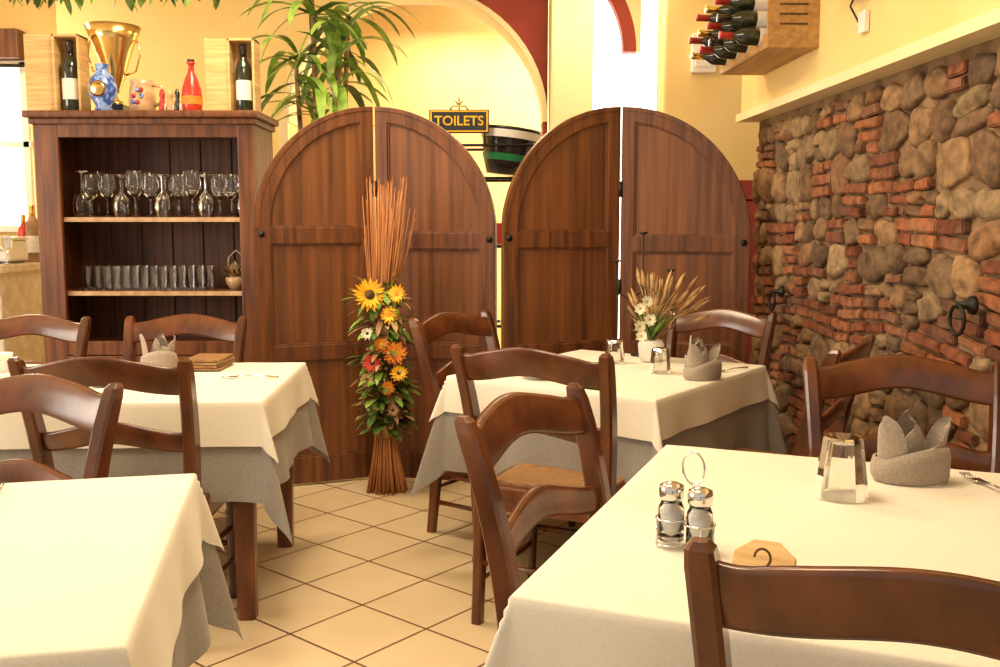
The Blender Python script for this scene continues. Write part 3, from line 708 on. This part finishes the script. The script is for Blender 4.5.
b.build('iron_candle_holder',(.615,4.09,ZC))
# ------------------------------------------------------------------ dried bundle
b=MB()
for i in range(130):
    a=R(0,6.28); q=math.sqrt(R(0,1)); rb=.105*q; rw=.035*q; rt=.125*q*R(.6,1.15); H=R(1.2,1.55)
    a2=a+R(-.5,.5)
    pts=[(rb*math.cos(a),rb*math.sin(a)*.8,0),(rb*.7*math.cos(a),rb*.65*math.sin(a),.15),(rw*math.cos(a),rw*math.sin(a),.42),(rw*math.cos(a),rw*math.sin(a),.7),(rt*.6*math.cos(a2),rt*.6*math.sin(a2),1.0),(rt*math.cos(a2)+.025,rt*.8*math.sin(a2),H)]
    b.tube(pts,[.0046,.0042,.004,.004,.0034,.0016],'stick',5)
b.lathe([(.045,.28),(.047,.34)],(0,0,0),'wheat',16,True,None,False)
for i in range(280):
    z=R(.38,1.03); a=R(3.2,6.2); rr=R(.02,.09)
    b.ribbon((rr*math.cos(a),rr*math.sin(a),z),(math.cos(a),math.sin(a),R(-.3,.9)),R(.05,.14),R(.022,.045),R(0,1.4),random.choice(['leaf','leafd','leafd','leaf','leafb','wheat']),n=5)
for i in range(80):
    z=R(.32,.56); a=R(3.5,6.2); b.ribbon((.05*math.cos(a),.05*math.sin(a),z),(math.cos(a),math.sin(a)*.6,R(-.4,.6)),R(.06,.12),R(.04,.06),R(0,1.2),random.choice(['leafb','leafd','leafb']),n=5)
for (x,z,r_,p,c_,n_) in ((-.055,.985,.085,'yellow','brown',18),(.08,.99,.05,'yellow','orange',14),(.04,.89,.05,'yellow','orange',12),(-.065,.80,.035,'whitefl','brown',10),(.065,.71,.062,'orange','yellow',12),(-.045,.66,.05,'redfl','brown',12),(.08,.61,.045,'yellow','brown',12),(0,.75,.045,'orange','yellow',10),(-.07,.58,.04,'wheat','brown',9),(.03,.54,.04,'orange','yellow',12),(.05,.43,.035,'leafb','brown',10)):
    b.flower((x,-.12,z),(R(-.35,.35),-1,R(0,.5)),r_,p,c_,n_,.36)
for i in range(40): b.lathe([(.0001,-.008),(.008,0),(.0001,.008)],(R(-.1,.11),-.11+R(-.03,.03),R(.42,1.0)),random.choice(['redfl','whitefl','orange']),8)
b.build('dried_flower_bundle',(-.565,4.62,0))
# ------------------------------------------------------------------ bar
b=MB(); b.box((-3.6,6.0,.52),(1.2,.6,1.04),'counter',.01); b.box((-3.6,5.98,1.06),(1.3,.72,.05),'counter',.01)
for i in range(3): b.box((-4.0+i*.42,5.69,.52),(.34,.02,.75),'label',.008)
b.build('bar_counter')
b=MB(); b.box((0,0,.08),(.3,.24,.13),'white',.02); b.box((0,-.01,.155),(.32,.26,.02),'white',.008); b.tube([(-.12,-.13,.09),(.0,-.14,.07),(.12,-.13,.09)],.006,'chrome'); b.box((0,0,.01),(.26,.2,.02),'black',.003)
b.build('white_storage_box',(-3.15,5.95,1.085))
b=MB()
for i in range(8): wineglass(b,-3.5+.075*i,5.75,1.086,.9,True)
b.build('bar_glasses')
for (x,y,k,s) in ((-3.02,6.18,'leafb',1.2),(-3.1,6.22,'red',1.0)):
    b=MB(); bottle(b,TR(),k,'gold',s=s); b.build('liquor_bottle',(x,y,1.086))
b=MB(); b.box((0,0,0),(1.3,.12,.2),'cab',.01); b.build('window_valance',(-4.02,6.88,2.59)) 
# ------------------------------------------------------------------ lights
def area(name,loc,rot,size,power,col,sy=None):
    l=bpy.data.lights.new(name,'AREA'); l.energy=power; l.color=col; l.size=size
    if sy: l.shape='RECTANGLE'; l.size_y=sy
    o=bpy.data.objects.new(name,l); o.location=loc; o.rotation_euler=rot; C.objects.link(o); return o
W1=(1.0,.80,.53)
area('ceiling_light_a',(-.3,2.0,3.05),(0,0,0),.9,52,W1)
area('ceiling_light_b',(-1.0,4.0,3.05),(0,0,0),.7,54,W1)
area('ceiling_light_c',(-.3,7.2,2.9),(0,0,0),.8,36,(1,.84,.56))
area('ceiling_light_d',(.6,5.6,3.0),(0,0,0),.5,17,W1)
area('ceiling_light_e',(-3.4,5.6,3.0),(0,0,0),.6,30,W1)
area('window_light_left',(-4.7,2.2,1.8),(0,-math.pi/2,0),1.8,125,(1,.93,.82),2.4)
w=bpy.data.worlds.new('World'); bpy.context.scene.world=w; w.use_nodes=True
w.node_tree.nodes['Background'].inputs[0].default_value=(1,.90,.76,1); w.node_tree.nodes['Background'].inputs[1].default_value=.7
cd=bpy.data.cameras.new('camera'); cd.lens=950/1000*36; cd.sensor_width=36; cd.clip_start=.05
co=bpy.data.objects.new('camera',cd); co.location=(0,0,1.3); co.rotation_euler=(math.radians(90-6.3),0,0); C.objects.link(co)
bpy.context.scene.camera=co
